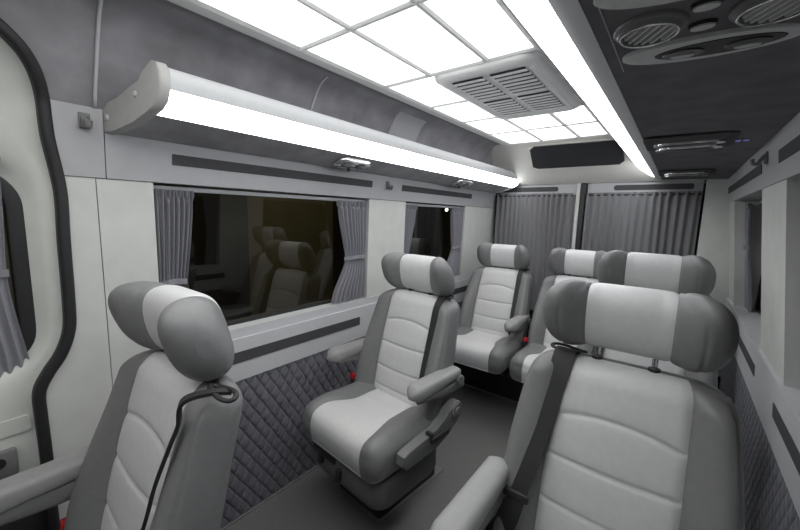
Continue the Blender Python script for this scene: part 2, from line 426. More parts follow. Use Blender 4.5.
side_curtain('grey curtain at the far edge of the right window nearest the camera', None, 1.492, -.11, .835, 1.41, 1.12, -.08, -.10, lambda z: xr(z) + .045, -1, 7, 7, .010)
side_curtain('grey pleated curtain on the white sliding door window', None, -.05, .165, .80, 1.375, 1.12, .156, .182, lambda z: xl(z) - .036, 1, 8, 8, .008)
def rear_curtain(label, x0, x1, seed, npl):
    root = thing('rear_curtain', label, 'curtain', ((x0 + x1) / 2, 3.10, .52), 'rear door curtains')
    def P(s, t):
        z = .52 + .985 * t
        return Vector((x0 + (x1 - x0) * s, 3.085, z)), Vector((0, -1, 0)), .75 + .35 * math.sin(2.1 * t + 7 * s)
    V, F = loft(pleat_grid(P, npl, .013, npl * 12, 40, seed, .022))
    reparent(link('fabric', tomesh('fabric', V, F), 'rear_curtain', root), root)
    bm = bmesh.new(); cyl_bm(bm, (x0, 3.088, 1.487), (x1, 3.088, 1.487), .006, 10)
    reparent(link('rod', bm_mesh('rod', bm, True), 'dark_plastic', root), root)
rear_curtain('wide grey pleated curtain over the left rear door', -1.315, -.695, 11, 15)
rear_curtain('wide grey pleated curtain over the right rear door', -.598, .084, 12, 15)

# ------------------------------------------------------------------ light ceiling
lg = thing('light_ceiling', 'white backlit ceiling of glowing square panels in a grey grid', 'ceiling light', (-.71, 1.0, 1.83))
gx = [(-1.03, -.823), (-.800, -.592), (-.569, -.420)]
gyl = [-1.25, -.83, -.42, -.01, .39, .79, 1.207, 1.55, 1.885, 2.24, 2.605]
gap = .0115
holes = []
for ci, (a, b) in enumerate(gx):
    for k in range(len(gyl) - 1):
        y0, y1 = gyl[k] + gap, gyl[k + 1] - gap
        if ci > 0 and k in (6, 7): continue
        holes.append((a, b, y0, y1))
        bm = bmesh.new(); prism_bm(bm, rrect(a, b, y0, y1, .012, 4), 'z', 1.8290, 1.840)
        reparent(link('panel', bm_mesh('panel', bm), 'panel_light', lg), lg)
bm = bmesh.new()
ZG = 1.8215
bar_h = lambda c, h, a, b: prism_bm(bm, [(c - h, 1.8285), (c - h, 1.844), (c + h, 1.844), (c + h, 1.8285), (c + h * .45, ZG + .001), (c, ZG), (c - h * .45, ZG + .001)], 'y', a, b)
prism_bm(bm, [(-1.10, 1.829), (-1.10, 1.844), (-1.03, 1.844), (-1.03, 1.8285), (-1.045, 1.823), (-1.085, 1.824)], 'y', -1.25, 2.62)
for c, h in ((-.8115, .0115), (-.5805, .0115)):
    bar_h(c, h, -1.25, 1.205); bar_h(c, h, 1.888, 2.62)
prism_bm(bm, [(-.420, 1.8285), (-.420, 1.844), (-.36, 1.844), (-.36, 1.829), (-.405, 1.823)], 'y', -1.25, 2.62)
for k, y in enumerate(gyl):
    h = gap
    for ci, (a, b) in enumerate(gx):
        if ci > 0 and k in (6, 7, 8): 
            if k == 7: continue
        prism_bm(bm, [(y - h, 1.8285), (y - h, 1.844), (y + h, 1.844), (y + h, 1.8285), (y + h * .45, ZG + .001), (y, ZG), (y - h * .45, ZG + .001)], 'x', a - .012, b + .012)
reparent(link('grid_frame', bm_mesh('grid_frame', bm), 'grid_frame', lg), lg)

# roof vent
rv = thing('roof_vent', 'large light grey louvred roof vent set among the ceiling panels', 'air vent', (-.605, 1.545, 1.80))
bm = bmesh.new()
vx0, vx1, vy0, vy1 = -.815, -.415, 1.205, 1.888
rows = []
for (ins, z, r) in ((0, 1.829, .05), (.004, 1.812, .05), (.018, 1.803, .05), (.034, 1.800, .045), (.044, 1.806, .04)):
    rows.append([(x, y, z) for x, y in rrect(vx0 + ins, vx1 - ins, vy0 + ins, vy1 - ins, r, 6)])
V, F = loft(rows, True); F.append(tuple(range(4 * len(rows[0]), 5 * len(rows[0]))))
reparent(link('frame', tomesh('frame', V, F), 'vent_plastic', rv), rv)
bm = bmesh.new(); box_bm(bm, (-.458, 1.27, 1.797), (-.438, 1.83, 1.806), .003)
reparent(link('side_cover', bm_mesh('side_cover', bm, True), 'vent_plastic', rv), rv)
for (a, b) in ((-.752, -.628), (-.598, -.472)):
    for (c, e) in ((1.268, 1.520), (1.548, 1.800)):
        bm = bmesh.new(); box_bm(bm, (a, c, 1.8035), (b, e, 1.8055))
        bk = link('louvre_recess', bm_mesh('louvre_recess', bm), 'inlay', rv); reparent(bk, rv)
        bm = bmesh.new(); n = 7
        for k in range(n):
            y = c + (e - c) * (k + .5) / n; h = (e - c) / n
            prism_bm(bm, [(y - h * .38, 1.800), (y - h * .30, 1.796), (y + h * .12, 1.7975), (y + h * .05, 1.8035)], 'x', a - .004, b + .004)
        g = link('louvre', bm_mesh('louvre', bm), 'vent_plastic', rv); reparent(g, rv)

# ------------------------------------------------------------------ luggage shelf with light bar, left
sh = thing('luggage_shelf', 'long white overhead shelf with a glowing light bar along the left wall', 'shelf', (-1.33, .34, 1.5))
def brace(o): return reparent(o, sh)
cap = [(-1.343, 1.510), (-1.30, 1.516), (-1.22, 1.535), (-1.173, 1.555), (-1.142, 1.566), (-1.123, 1.585), (-1.110, 1.622), (-1.112, 1.662), (-1.122, 1.680), (-1.143, 1.686),
       (-1.160, 1.676), (-1.170, 1.655), (-1.190, 1.640), (-1.225, 1.620), (-1.27, 1.606), (-1.32, 1.596), (-1.338, 1.580)]
def capmesh(yo, thick, flip=1):
    bm = bmesh.new(); prism_bm(bm, cap, 'y', 0, thick, .006)
    for v in bm.verts: v.co.y += yo + flip * (v.co.x + 1.36) * .31 - (flip * .0)
    return bm_mesh('end_cap', bm, True)
ec = brace(link('end_cap', capmesh(.318, .028), 'arm_leather', sh))
ec.data.materials.clear(); ec.data.materials.append(mat('cap_grey', (.42, .42, .41), .45, .04, 40))
for x, z in ((-1.322, 1.553), (-1.205, 1.606)):
    yy = .318 + (x + 1.36) * .31
    bm = bmesh.new(); bmesh.ops.create_uvsphere(bm, u_segments=14, v_segments=8, radius=.0095, matrix=Matrix.Translation((x, yy, z)) @ Matrix.Diagonal((1, .5, 1, 1)))
    s = link('screw_cap', bm_mesh('screw_cap', bm, True), 'white_plastic', ec)
    s.matrix_parent_inverse = Matrix.Translation(sh.location).inverted() @ Matrix.Identity(4); s.matrix_parent_inverse = Matrix.Identity(4)
YS, YE = .425, 3.04
def ext(name, pts, m, closed=True, y0=YS, y1=YE, bev=0):
    bm = bmesh.new(); prism_bm(bm, pts, 'y', y0, y1, bev); return brace(link(name, bm_mesh(name, bm, True), m, sh))
def near(y, x): return .345 + (x + 1.36) * .31
# top cover (white), diffuser (glowing) and shelf board
def ext2(name, pts, m, y1=YE):
    """extrusion starting at the slanted end cap"""
    bm = bmesh.new(); prism_bm(bm, pts, 'y', 0, 1)
    for v in bm.verts:
        if v.co.y < .5: v.co.y = near(0, v.co.x)
        else: v.co.y = y1
    return brace(link(name, bm_mesh(name, bm, True, 50), m, sh))
ext2('top_cover', [(-1.121, 1.618), (-1.116, 1.64), (-1.118, 1.660), (-1.126, 1.674), (-1.143, 1.679), (-1.158, 1.670), (-1.166, 1.652), (-1.20, 1.63), (-1.27, 1.60), (-1.27, 1.59), (-1.16, 1.60)], 'white_plastic')
ext2('light_bar', [(-1.121, 1.617), (-1.124, 1.595), (-1.132, 1.578), (-1.146, 1.567), (-1.175, 1.556), (-1.178, 1.566), (-1.16, 1.599)], 'strip_light', YE + .02)
ext2('shelf_board', [(-1.176, 1.5555), (-1.30, 1.519), (-1.334, 1.514), (-1.334, 1.526), (-1.29, 1.54), (-1.178, 1.568)], 'suede')
bm = bmesh.new(); prism_bm(bm, cap, 'y', YE + .022, YE + .04, .006); brace(link('end_cap', bm_mesh('end_cap', bm, True), 'white_plastic', sh))

def reading_light(y, label, y2=None):
    t = thing('reading_light', label, 'reading light', (-1.235, y, 1.532), 'reading lights under the left shelf'); t.scale = (1.2, 1.2, 1.2)
    bm = bmesh.new(); prism_bm(bm, rrect(-.035, .035, -.085, .085, .03, 8), 'z', -.009, .002, .003)
    for v in bm.verts: v.co.z += v.co.x * .28
    link('housing', bm_mesh('housing', bm, True), 'chrome', t)
    for k, dy in enumerate((-.035, .04)):
        bm = bmesh.new(); cyl_bm(bm, (0, dy, -.016), (0, dy, -.006), .020, 18, .024); link('lamp', bm_mesh('lamp', bm, True), 'grey_plastic', t)
    bm = bmesh.new(); cyl_bm(bm, (-.018, -.004, -.030), (-.018, -.004, -.006), .006, 10); link('switch', bm_mesh('switch', bm, True), 'dark_plastic', t)
reading_light(1.22, 'chrome reading light under the left shelf above the big window')
reading_light(2.28, 'chrome reading light under the left shelf near the rear corner')

# ------------------------------------------------------------------ duct locker on the right with its light strip
dk = thing('overhead_duct', 'dark suede overhead duct along the right side with a glowing light strip', 'overhead duct', (-.1, 1.0, 1.58))
def dext(name, pts, m, y0=Y0 + .01, y1=3.095):
    bm = bmesh.new(); prism_bm(bm, pts, 'y', y0, y1); return reparent(link(name, bm_mesh(name, bm, True, 40), m, dk), dk)
dext('underside', [(.200, 1.578), (.05, 1.584), (-.137, 1.586), (-.137, 1.60), (.05, 1.64), (.20, 1.66)], 'dark_suede')
dext('edge_band', [(-.138, 1.585), (-.165, 1.590), (-.180, 1.601), (-.18, 1.62), (-.138, 1.61)], 'white_plastic')
dext('light_strip', [(-.181, 1.602), (-.215, 1.618), (-.262, 1.650), (-.288, 1.678), (-.278, 1.69), (-.19, 1.63)], 'strip_light', -.25, 3.06)
dext('top_cover', [(-.289, 1.679), (-.30, 1.70), (-.33, 1.828), (-.10, 1.828), (-.12, 1.66), (-.20, 1.64), (-.277, 1.692)], 'white_plastic')
bm = bmesh.new(); box_bm(bm, (-.1200, .15, 1.5845), (-.1184, .845, 1.5862)); reparent(link('panel_joint', bm_mesh('panel_joint', bm), 'rail_plastic', dk), dk)

def oval(bm, cx, cy, rx, ry, z0, z1, n=36, top=.85):
    rows = [[(cx + rx * s * math.cos(2 * PI * k / n), cy + ry * s * math.sin(2 * PI * k / n), z) for k in range(n)] for s, z in ((1, z0), (1, z1 + .002), (.97, z1), (top, z1))]
    base = len(bm.verts); vs = [[bm.verts.new(p) for p in r] for r in rows]
    for a, b in zip(vs, vs[1:]):
        for k in range(n): bm.faces.new((a[k], a[(k + 1) % n], b[(k + 1) % n], b[k]))
    bm.faces.new(vs[-1])
ZD = 1.5835
def lamp_plate(x, y, label, s=1.0, rot=.10):
    t = thing('reading_lamp_plate', label, 'reading light', (x, y, ZD), 'lamp plates on the duct'); t.rotation_euler = (0, 0, rot)
    bm = bmesh.new(); oval(bm, 0, 0, .116 * s, .044 * s, .002, -.006); link('plate', bm_mesh('plate', bm, True), 'console_plastic', t)
    bm = bmesh.new(); oval(bm, .012, .0, .082 * s, .029 * s, -.005, -.0072); r_ = link('recess', bm_mesh('recess', bm, True), 'dark_plastic', t)
    for dx in (-.03, .05):
        bm = bmesh.new(); oval(bm, dx * s, .002, .028 * s, .018 * s, -.007, -.0092); link('lamp', bm_mesh('lamp', bm, True), 'screen', t)
        bm = bmesh.new(); oval(bm, dx * s, .006, .016 * s, .006 * s, -.0090, -.0110); link('bulb', bm_mesh('bulb', bm, True), 'console_plastic', t)
def round_vent(x, y, label, ang=.6):
    t = thing('air_nozzle', label, 'air vent', (x, y, ZD), 'round air nozzles on the duct')
    n = 40; rows = []
    for r, z in ((.046, .010), (.046, -.003), (.044, -.005), (.041, -.0055), (.040, -.009), (.0375, -.0115), (.0345, -.0105), (.0335, -.001)):
        rows.append([(r * math.cos(2 * PI * k / n), r * math.sin(2 * PI * k / n), z) for k in range(n)])
    V, F = loft(rows, True); F.append(tuple(range(7 * n, 8 * n))); F.append(tuple(range(n))); link('bezel', tomesh('bezel', V, F), 'nozzle_plastic', t)
    bm = bmesh.new(); oval(bm, 0, 0, .0338, .0338, .005, -.0025); link('throat', bm_mesh('throat', bm, True), 'black_rubber', t)
    rows = [[(r * math.cos(2 * PI * k / n), r * math.sin(2 * PI * k / n), z) for k in range(n)] for r, z in ((.0378, -.0110), (.0362, -.0128), (.0346, -.0110))]
    V, F = loft(rows, True); link('rim', tomesh('rim', V, F), 'chrome', t)
    bm = bmesh.new()
    for k in range(6):
        q = -.027 + .0108 * k; h = math.sqrt(.033 ** 2 - q * q)
        prism_bm(bm, [(q - .001, -.002), (q + .0015, -.002), (q + .0050, -.0100), (q + .0025, -.0100)], 'y', -h, h)
    bmesh.ops.rotate(bm, verts=bm.verts, cent=(0, 0, 0), matrix=Matrix.Rotation(ang, 3, 'Z'))
    link('louvre', bm_mesh('louvre', bm), 'console_plastic', t)
def button(x, y, label, rx=.017, ry=.011):
    t = thing('duct_button', label, 'button', (x, y, ZD), 'buttons between the nozzles')
    bm = bmesh.new(); oval(bm, 0, 0, rx, ry, .010, -.004); link('collar', bm_mesh('collar', bm, True), 'dark_plastic', t)
    bm = bmesh.new(); oval(bm, 0, 0, rx * .85, ry * .85, -.003, -.006); link('cap', bm_mesh('cap', bm, True), 'console_plastic', t)
lamp_plate(.002, .786, 'grey oval double lamp plate on the dark duct, just behind the round nozzles')
lamp_plate(-.006, .566, 'grey oval lamp plate on the dark duct cut by the top of the photo')
round_vent(-.068, .676, 'round louvred air nozzle on the dark duct beside the light strip')
round_vent(.066, .690, 'round louvred air nozzle on the dark duct in the top right corner')
button(-.006, .704, 'small oval grey button between the nozzles, the one nearer the lamp plate')
button(-.004, .643, 'small oval grey button between the nozzles, at the top of the photo')
def far_console(y, label, g=None):
    t = thing('lamp_console', label, 'lamp console', (-.012, y, ZD - .004), 'lamp consoles along the duct')
    bm = bmesh.new(); prism_bm(bm, rrect(-.125, .125, -.16, .10, .03), 'z', -.004, .002, .002); link('base_plate', bm_mesh('base_plate', bm, True), 'inlay', t)
    for dy in (-.045, .055):
        bm = bmesh.new(); oval(bm, 0, dy, .10, .030, -.003, -.013); p = link('lamp_ring', bm_mesh('lamp_ring', bm, True), 'chrome', t)
        bm = bmesh.new(); oval(bm, 0, dy, .078, .021, -.012, -.0145); link('lens', bm_mesh('lens', bm, True), 'screen', t)
    bm = bmesh.new(); box_bm(bm, (-.05, -.012, -.012), (.06, .018, -.003), .003); link('switch_bar', bm_mesh('switch_bar', bm, True), 'console_plastic', t)
far_console(1.68, 'chrome double lamp console on the dark duct above the right second seat')
far_console(2.66, 'chrome double lamp console on the dark duct at the rear end')
dsp = thing('digital_display', 'tiny blue glowing display on the dark duct', 'display', (.125, 1.70, ZD))
bm = bmesh.new(); box_bm(bm, (-.025, -.03, -.004), (.028, .03, .001), .001); link('housing', bm_mesh('housing', bm), 'dark_plastic', dsp)
bm = bmesh.new()
for i, x in enumerate((-.018, -.006, .006, .018)):
    if i != 2:
        for dy in (-.012, 0, .012): box_bm(bm, (x - .004, dy - .0015, -.0052), (x + .004, dy + .0015, -.0041))
    for dx in (-.0045, .0045): box_bm(bm, (x + dx - .001, -.012, -.0052), (x + dx + .001, .012, -.0041))
link('digits', bm_mesh('digits', bm), 'blue_led', dsp)

# coat hooks
def hook(x, y, z, sgn, label):
    t = thing('coat_hook', label, 'hook', (x, y, z), 'coat hooks on the rails')
    bm = bmesh.new(); box_bm(bm, (0, -.013, -.02), (sgn * .008, .013, .022), .003); link('plate', bm_mesh('plate', bm, True), 'grey_plastic', t)
    p = catmull([(sgn * .006, 0, .012), (sgn * .016, 0, -.004), (sgn * .022, 0, -.018), (sgn * .034, 0, -.018), (sgn * .038, 0, -.002)], 6)
    V, F = sweep(p, circ(.006, 8, .010), (0, 1, 0)); link('prong', tomesh('prong', V, F), 'grey_plastic', t)
hook(xl(1.535) + .0045, .281, 1.535, 1, 'grey coat hook on the left rail beside the sliding door')
hook(xl(1.465) + .0045, 1.60, 1.465, 1, 'grey coat hook on the left rail between the two windows')
hook(xr(1.52) - .0045, 1.76, 1.525, -1, 'grey coat hook on the right rail between two dark strips')

# ------------------------------------------------------------------ seats
ZB, ZT = .40, .940            # backrest bottom / top
def bw(t): return lerp_tab([(0, .248), (.3, .250), (.6, .240), (.85, .226), (1, .214)], t)
def bp(t): return lerp_tab([(0, .142), (.5, .142), (1, .140)], t)
def by(t): return -.005 + .135 * t - .012 * math.sin(PI * t) 
ARCH = lambda x: .819 - 1.2 * x * x
SEAMS = (ARCH, lambda x: .698 + .2 * x * x, lambda x: .586 + .2 * x * x, lambda x: .50)
def half_outline(w, p, t=.5):
    dd = w - p; q = .022 + .030 * sstep(.85, .25, t)
    return [(p, 0), (p + .35 * dd, -.78 * q), (p + .72 * dd, -q), (w - .006, -.35 * q), (w, .026), (w - .004, .068), (w - .03, .096), (w * .5, .106), (0, .108)]
def bfront(x, z):
    t = min(1, max(0, (z - ZB) / (ZT - ZB))); w, p = bw(t), bp(t); ax = abs(x)
    if ax <= p: return by(t)
    cs = catmull([(a, b, 0) for a, b in half_outline(w, p, t)[:5]], 8)
    for a, b in zip(cs, cs[1:]):
        if a.x <= ax <= b.x: return by(t) + a.y + (b.y - a.y) * (ax - a.x) / max(1e-6, b.x - a.x)
    return by(t) + .02
def backrest_meshes():
    rowsz = []; H = .045
    nb = 110
    for i in range(nb + 1): rowsz.append((ZB + (ZT - H - ZB) * i / nb, 0.0))
    for i in range(1, 10): rowsz.append((ZT - H + H * math.sin(PI / 2 * i / 9), PI / 2 * i / 9))
    n2 = 26; rows = []
    for z, a in rowsz:
        t = (z - ZB) / (ZT - ZB); w, p, yf = bw(t), bp(t), by(t)
        ho = half_outline(w, p, t)
        hp = []
        P = [(x, y, 0) for x, y in ho]
        cs = catmull(P, 6)
        right = [(c.x, c.y) for c in cs]                         # from seam round to centre back
        ring = []
        for k in range(1, n2):                                  # panel, left to right
            x = -p + 2 * p * k / n2; y = -.004 * (1 - (x / p) ** 2) - .003
            for sm in SEAMS:
                q = abs(z - sm(x)) ; y += .0055 * math.exp(-(q / .0042) ** 2) + .0022 * math.exp(-(q / .02) ** 2)
            e = (p - abs(x)) / .008
            y += .005 * math.exp(-e * e)
            ring.append((x, y))
        rt = [(x - (.0025 if i == 17 else 0), y + (.006 if i == 0 else .0025 if i == 17 else 0)) for i, (x, y) in enumerate(right)]
        loop = ring + rt + [(-x, y) for x, y in rt[-2::-1]]
        zc = .5 * .1; ca = math.cos(a); row = []
        for x, y in loop:
            yc = .046; yy = yc + (y - yc) * (.12 + .88 * ca) if a else y
            xx = x * (1 - .10 * (1 - ca))
            dz = -.022 * (abs(x) / max(w, 1e-6)) ** 7 * t ** 4
            row.append(Vector((xx, yf + yy, z + dz)))
        rows.append(row)
    n = len(rows[0]); V, F = loft(rows, True, True)
    pan, rest = [], []
    npan = n2 - 1
    for f in F:
        if len(f) == 4:
            cols = sorted({v % n for v in f})
            isp = (cols[-1] <= npan) or (cols == [0, n - 1])
            (pan if isp else rest).append(f)
        else: rest.append(f)
    return V, pan, rest
def headrest_meshes():
    W = .197; q = .090
    xs = sorted(set([round(-q + 2 * q * k / 18, 5) for k in range(19)] + [sg * (q + (W * .992 - q) * math.sin(PI / 2 * k / 40)) for k in range(1, 41) for sg in (-1, 1)]))
    n = 44; rows = []
    for x in xs:
        ax = abs(x); e = ax / W
        sc_ = max(0, 1 - e ** 6) ** .5
        wf = sstep(.06, .18, ax); fw = -.044 * wf                       # wings come forward
        hh = .086 + .012 * sstep(.08, .14, ax); hd = .056 + .014 * sstep(.08, .15, ax)
        row = []
        for k in range(n):
            a = 2 * PI * k / n; c, s_ = math.cos(a), math.sin(a)
            arc = .146 - .046 * sstep(.1, 1.0, s_)
            g = -.0045 * math.exp(-((ax - q) / .0035) ** 2) - .0032 * math.exp(-((ax - arc) / .0030) ** 2)
            py = math.copysign(abs(c) ** .9, c) * (hd * sc_ + g); pz = math.copysign(abs(s_) ** .78, s_) * (hh * sc_ + g)
            row.append(Vector((x, py + fw - (.10 + .27 * wf) * pz, pz)))
        rows.append(row)
    V, F = loft(rows, True, True); mid, lw, rw = [], [], []
    for f in F:
        m = sum(V[i].x for i in f) / len(f)
        (mid if abs(m) < q else lw if m < 0 else rw).append(f)
    return V, mid, lw, rw
CW = .248
def cushion_meshes():
    prof = catmull([(.05, .470, 0), (-.02, .478, 0), (-.12, .478, 0), (-.22, .484, 0), (-.285, .476, 0), (-.322, .456, 0), (-.337, .424, 0), (-.336, .386, 0), (-.327, .352, 0), (-.314, .339, 0), (-.20, .337, 0), (.05, .337, 0)], 8)
    nv = len(prof)
    cy, cz = -.15, .41
    def pw(y, z):
        p = .112 + .044 * sstep(-.11, -.28, y)
        return p
    us = [-1] + [k for k in ()]
    rows = []
    fr = [math.sin(PI / 2 * k / 12) for k in range(13)]
    for i, pt in enumerate(prof):
        y0, z0 = pt.x, pt.y; p = pw(y0, z0); row = []
        tg = prof[min(i + 1, nv - 1)] - prof[max(i - 1, 0)]; tl = math.hypot(tg.x, tg.y) or 1
        ny, nz = tg.y / tl, -tg.x / tl
        wt = sstep(.345, .40, z0); topw = sstep(.43, .47, z0)
        xs = [-(p + (CW - p) * f) for f in reversed(fr)] + [-p + 2 * p * k / 20 for k in range(1, 20)] + [p + (CW - p) * f for f in fr]
        for x in xs:
            ax = abs(x); r = .06; ins = 0
            if ax > CW - r: q = min(1, (ax - (CW - r)) / r); ins = .045 * (1 - math.sqrt(max(0, 1 - q * q)))
            y = cy + (y0 - cy) * (1 - ins / .19) if y0 < cy else y0
            z = cz + (z0 - cz) * (1 - ins / .075)
            b = (.006 + .012 * topw) * wt * math.exp(-((ax - .19) / .05) ** 2)
            g = .0055 * math.exp(-((ax - p) / .0045) ** 2) * wt
            if ax < p: g += .005 * math.exp(-((y0 + .085) / .006) ** 2) * topw
            row.append(Vector((x, y + ny * (b - g), z + nz * (b - g))))
        rows.append(row)
    V, F = loft(rows); n = len(rows[0]); pan, rest = [], []
    for f in F:
        c = [v % n for v in f]
        (pan if (min(c) >= 12 and max(c) <= 32) else rest).append(f)
    # close sides
    for col in (0, n - 1): rest.append(tuple(r * n + col for r in range(nv)))
    rest.append(tuple(range(n))); 
    return V, pan, rest
def split(name, V, faces, sx):
    used = sorted({i for f in faces for i in f}); mp = {o: k for k, o in enumerate(used)}
    vv = [(V[i][0] * sx, V[i][1], V[i][2]) for i in used]
    return tomesh(name, vv, [tuple(mp[i] for i in f) for f in faces])
def superloft(secs, n=20, ex=3.0):
    """secs: list of (y, cx, cz, hw, hh)"""
    rows = []
    for y, cx, cz, hw, hh in secs:
        row = []
        for k in range(n):
            a = 2 * PI * k / n; c, s = math.cos(a), math.sin(a)
            row.append(Vector((cx + hw * math.copysign(abs(c) ** (2 / ex), c), y, cz + hh * math.copysign(abs(s) ** (2 / ex), s))))
        rows.append(row)
    return loft(rows, True, True)

CACHE = {}
def cached(key, fn):
    if key not in CACHE: CACHE[key] = fn()
    return CACHE[key]
BK = backrest_meshes(); HR = headrest_meshes(); CU = cushion_meshes()

def belt_mesh(pts, width, thick=.0022):
    """ribbon through pts (x,y,z), lying towards -y"""
    P = catmull(pts, 8); rows = []
    for i, p in enumerate(P):
        t = (P[min(i + 1, len(P) - 1)] - P[max(i - 1, 0)]).normalized()
        if i == 0: nn = Vector((0, 0, 1)) if pts[1][1] < pts[0][1] - .015 else Vector((0, 1, 0))
        s = t.cross(nn).normalized(); nn = s.cross(t).normalized()
        rows.append([p + s * (width / 2) + nn * thick, p - s * (width / 2) + nn * thick, p - s * (width / 2), p + s * (width / 2)])
    V, F = loft(rows, True, True); return tomesh('seat_belt', V, F, False)

def arm_meshes(sx, L0, L1, ax_=.252, dz_=0):
    """armrest on side sx: front end L0, rear pivot L1 (y), pad + shell + pivot"""
    cx = sx * ax_; secs = []
    n = 14
    for k in range(n + 1):
        f = k / n; y = L0 + (L1 - L0) * f
        e = min(1, math.sqrt(max(0, 1 - (1 - min(f / .14, 1)) ** 2))); e2 = min(1, math.sqrt(max(0, 1 - (1 - min((1 - f) / .08, 1)) ** 2)))
        s = max(.25, min(e, e2 * .4 + .6))
        secs.append((y, cx, .640 + dz_ + .010 * f - .010 * (1 - s), .039 * s * (1 - .10 * f), (.033 - .010 * f) * s))
    pad = superloft(secs, 24, 3.2)
    secs = []
    for k in range(n + 1):
        f = k / n; y = L0 + .035 + (L1 - L0 - .02) * f; hh = .010 + .017 * sstep(0, .7, f)
        secs.append((y, cx, .620 + dz_ - hh * .75, .031, hh))
    shell = superloft(secs, 20, 4)
    return pad, shell

def lever_mesh(sx):
    bm = bmesh.new()
    out = [(.105, .505), (.095, .530), (.065, .543), (.035, .533), (.017, .512), (-.01, .490), (-.06, .472), (-.10, .468), (-.235, .458), (-.258, .450), (-.262, .414), (-.240, .391), (-.12, .396), (-.06, .400), (.02, .418), (.07, .455), (.10, .482)]
    a, b = (.256, .298)
    prism_bm(bm, [(y + .01, z) for y, z in out], 'x', sx * a, sx * b, .007, 3)
    return bm_mesh('recliner_cover', bm, True)

def make_seat(label, x, y, belt_side=1, raise_=0.0, tilt=0.0, lever=True, arms=(1, -1), belt='along', base='swivel', arm_l=None, arm_x=.252, arm_z=0.0, yaw=0.0):
    sx = belt_side
    root = thing('passenger_seat', label, 'seat', (x, y, 0)); root.rotation_euler = (0, 0, math.radians(yaw)); root['group'] = 'grey leather passenger seats'
    def P(name, me, m, parent=None): return link(name, me, m, parent or root)
    tl = math.radians(tilt)
    def tilted(o):
        piv = Vector((0, .03, .47)); Rt = Matrix.Rotation(-tl, 4, 'X')
        o.matrix_basis = Matrix.Translation(piv) @ Rt @ Matrix.Translation(-piv) @ o.matrix_basis; return o
    back = tilted(P('backrest', cached('bk%d' % sx, lambda: split('backrest', BK[0], BK[2], sx)), 'grey_leather'))
    bpn = P('backrest_panel', cached('bp%d' % sx, lambda: split('backrest_panel', BK[0], BK[1], sx)), 'light_leather', back); bpn['label'] = 'light grey centre panel with curved seams'
    hr = P('headrest', cached('hr', lambda: split('headrest', HR[0], HR[1], 1)), 'light_leather'); hr['label'] = 'light grey middle of the headrest'
    hr.location = (0, .184, 1.030 + raise_); tilted(hr)
    for q_ in (2, 3):
        hw_ = P('headrest_wing', cached('hw%d' % q_, lambda: split('headrest_wing', HR[0], HR[q_], 1)), 'grey_leather', hr); hw_['label'] = 'darker grey headrest wing curving forward'
    for s in (-1, 1):
        po = P('headrest_post', cached('po', lambda: (lambda bm: (cyl_bm(bm, (0, 0, -.085 - .12), (0, 0, -.05), .0065, 14), bm_mesh('headrest_post', bm, True))[1])(bmesh.new())), 'chrome', hr)
        po.location = (s * .062, 0, 0); po['label'] = 'chrome post'
        co = P('post_collar', cached('pc', lambda: (lambda bm: (cyl_bm(bm, (0, 0, 0), (0, 0, .008), .013, 16), bm_mesh('post_collar', bm, True))[1])(bmesh.new())), 'dark_plastic', back)
        co.location = (s * .062, .176, .938)
    cu = P('cushion', cached('cu', lambda: split('cushion', CU[0], CU[2], 1)), 'grey_leather')
    cp = P('cushion_panel', cached('cp', lambda: split('cushion_panel', CU[0], CU[1], 1)), 'light_leather', cu); cp['label'] = 'light grey centre panel widening to the front'
    # base shell
    def base_me():
        rows = []
        for z, x0, yf, yb in ((.337, .222, -.290, .06), (.325, .236, -.306, .07), (.240, .236, -.308, .07), (.208, .224, -.296, .06), (.197, .205, -.275, .05)):
            rows.append([(a, b, z) for a, b in rrect(-x0, x0, yf, yb, .06, 6)])
        V, F = loft(rows, True, True); return tomesh('seat_base', V, F)
    if base == 'swivel':
        sb = P('seat_base', cached('sb', base_me), 'shell_plastic')
        def slot():
            bm = bmesh.new(); box_bm(bm, (-.17, -.316, .290), (-.02, -.290, .312), .004); box_bm(bm, (-.12, -.326, .258), (-.10, -.30, .308), .004); box_bm(bm, (.0, -.326, .238), (.02, -.30, .288), .004); return bm_mesh('release_handle', bm, True)
        P('release_handle', cached('slot', slot), 'dark_plastic', sb)
        def ped():
            bm = bmesh.new(); box_bm(bm, (-.20, -.155, .0), (.085, .24, .200), .012); return bm_mesh('pedestal', bm, True)
        pe = P('pedestal', cached('ped', ped), 'dark_plastic')
        def plate():
            bm = bmesh.new(); box_bm(bm, (-.21, -.165, .0), (.095, .30, .004), .003); return bm_mesh('floor_plate', bm, True)
        P('floor_plate', cached('plt', plate), 'floor_trim', pe)
    else:
        def bench():
            bm = bmesh.new(); box_bm(bm, (-.225, -.23, .300), (.225, .10, .336), .01); return bm_mesh('seat_base', bm, True)
        P('seat_base', cached('bench', bench), 'dark_plastic')
        def ped2():
            bm = bmesh.new(); box_bm(bm, (-.20, .12, .262), (.20, .30, .300), .01); return bm_mesh('pedestal', bm, True)
        P('pedestal', cached('ped2', ped2), 'dark_plastic')
    # armrests
    for s in arms:
        L0, L1 = arm_l or (-.175, .13)
        key = '%d_%.3f_%.3f_%.3f' % (s, L0, arm_x, arm_z)
        (pV, pF), (sV, sF) = cached('arm' + key, lambda: arm_meshes(s, L0, L1, arm_x, arm_z))
        pad = P('armrest', cached('armp' + key, lambda: tomesh('armrest', pV, pF)), 'arm_leather')
        P('armrest_shell', cached('arms' + key, lambda: tomesh('armrest_shell', sV, sF)), 'grey_plastic', pad)
        def pv():
            bm = bmesh.new(); cyl_bm(bm, (s * (arm_x - .037), L1 - .03, .625 + arm_z), (s * (arm_x + .042), L1 - .03, .625 + arm_z), .017, 20); return bm_mesh('armrest_pivot', bm, True)
        P('armrest_pivot', cached('armv' + key, pv), 'grey_plastic', pad)
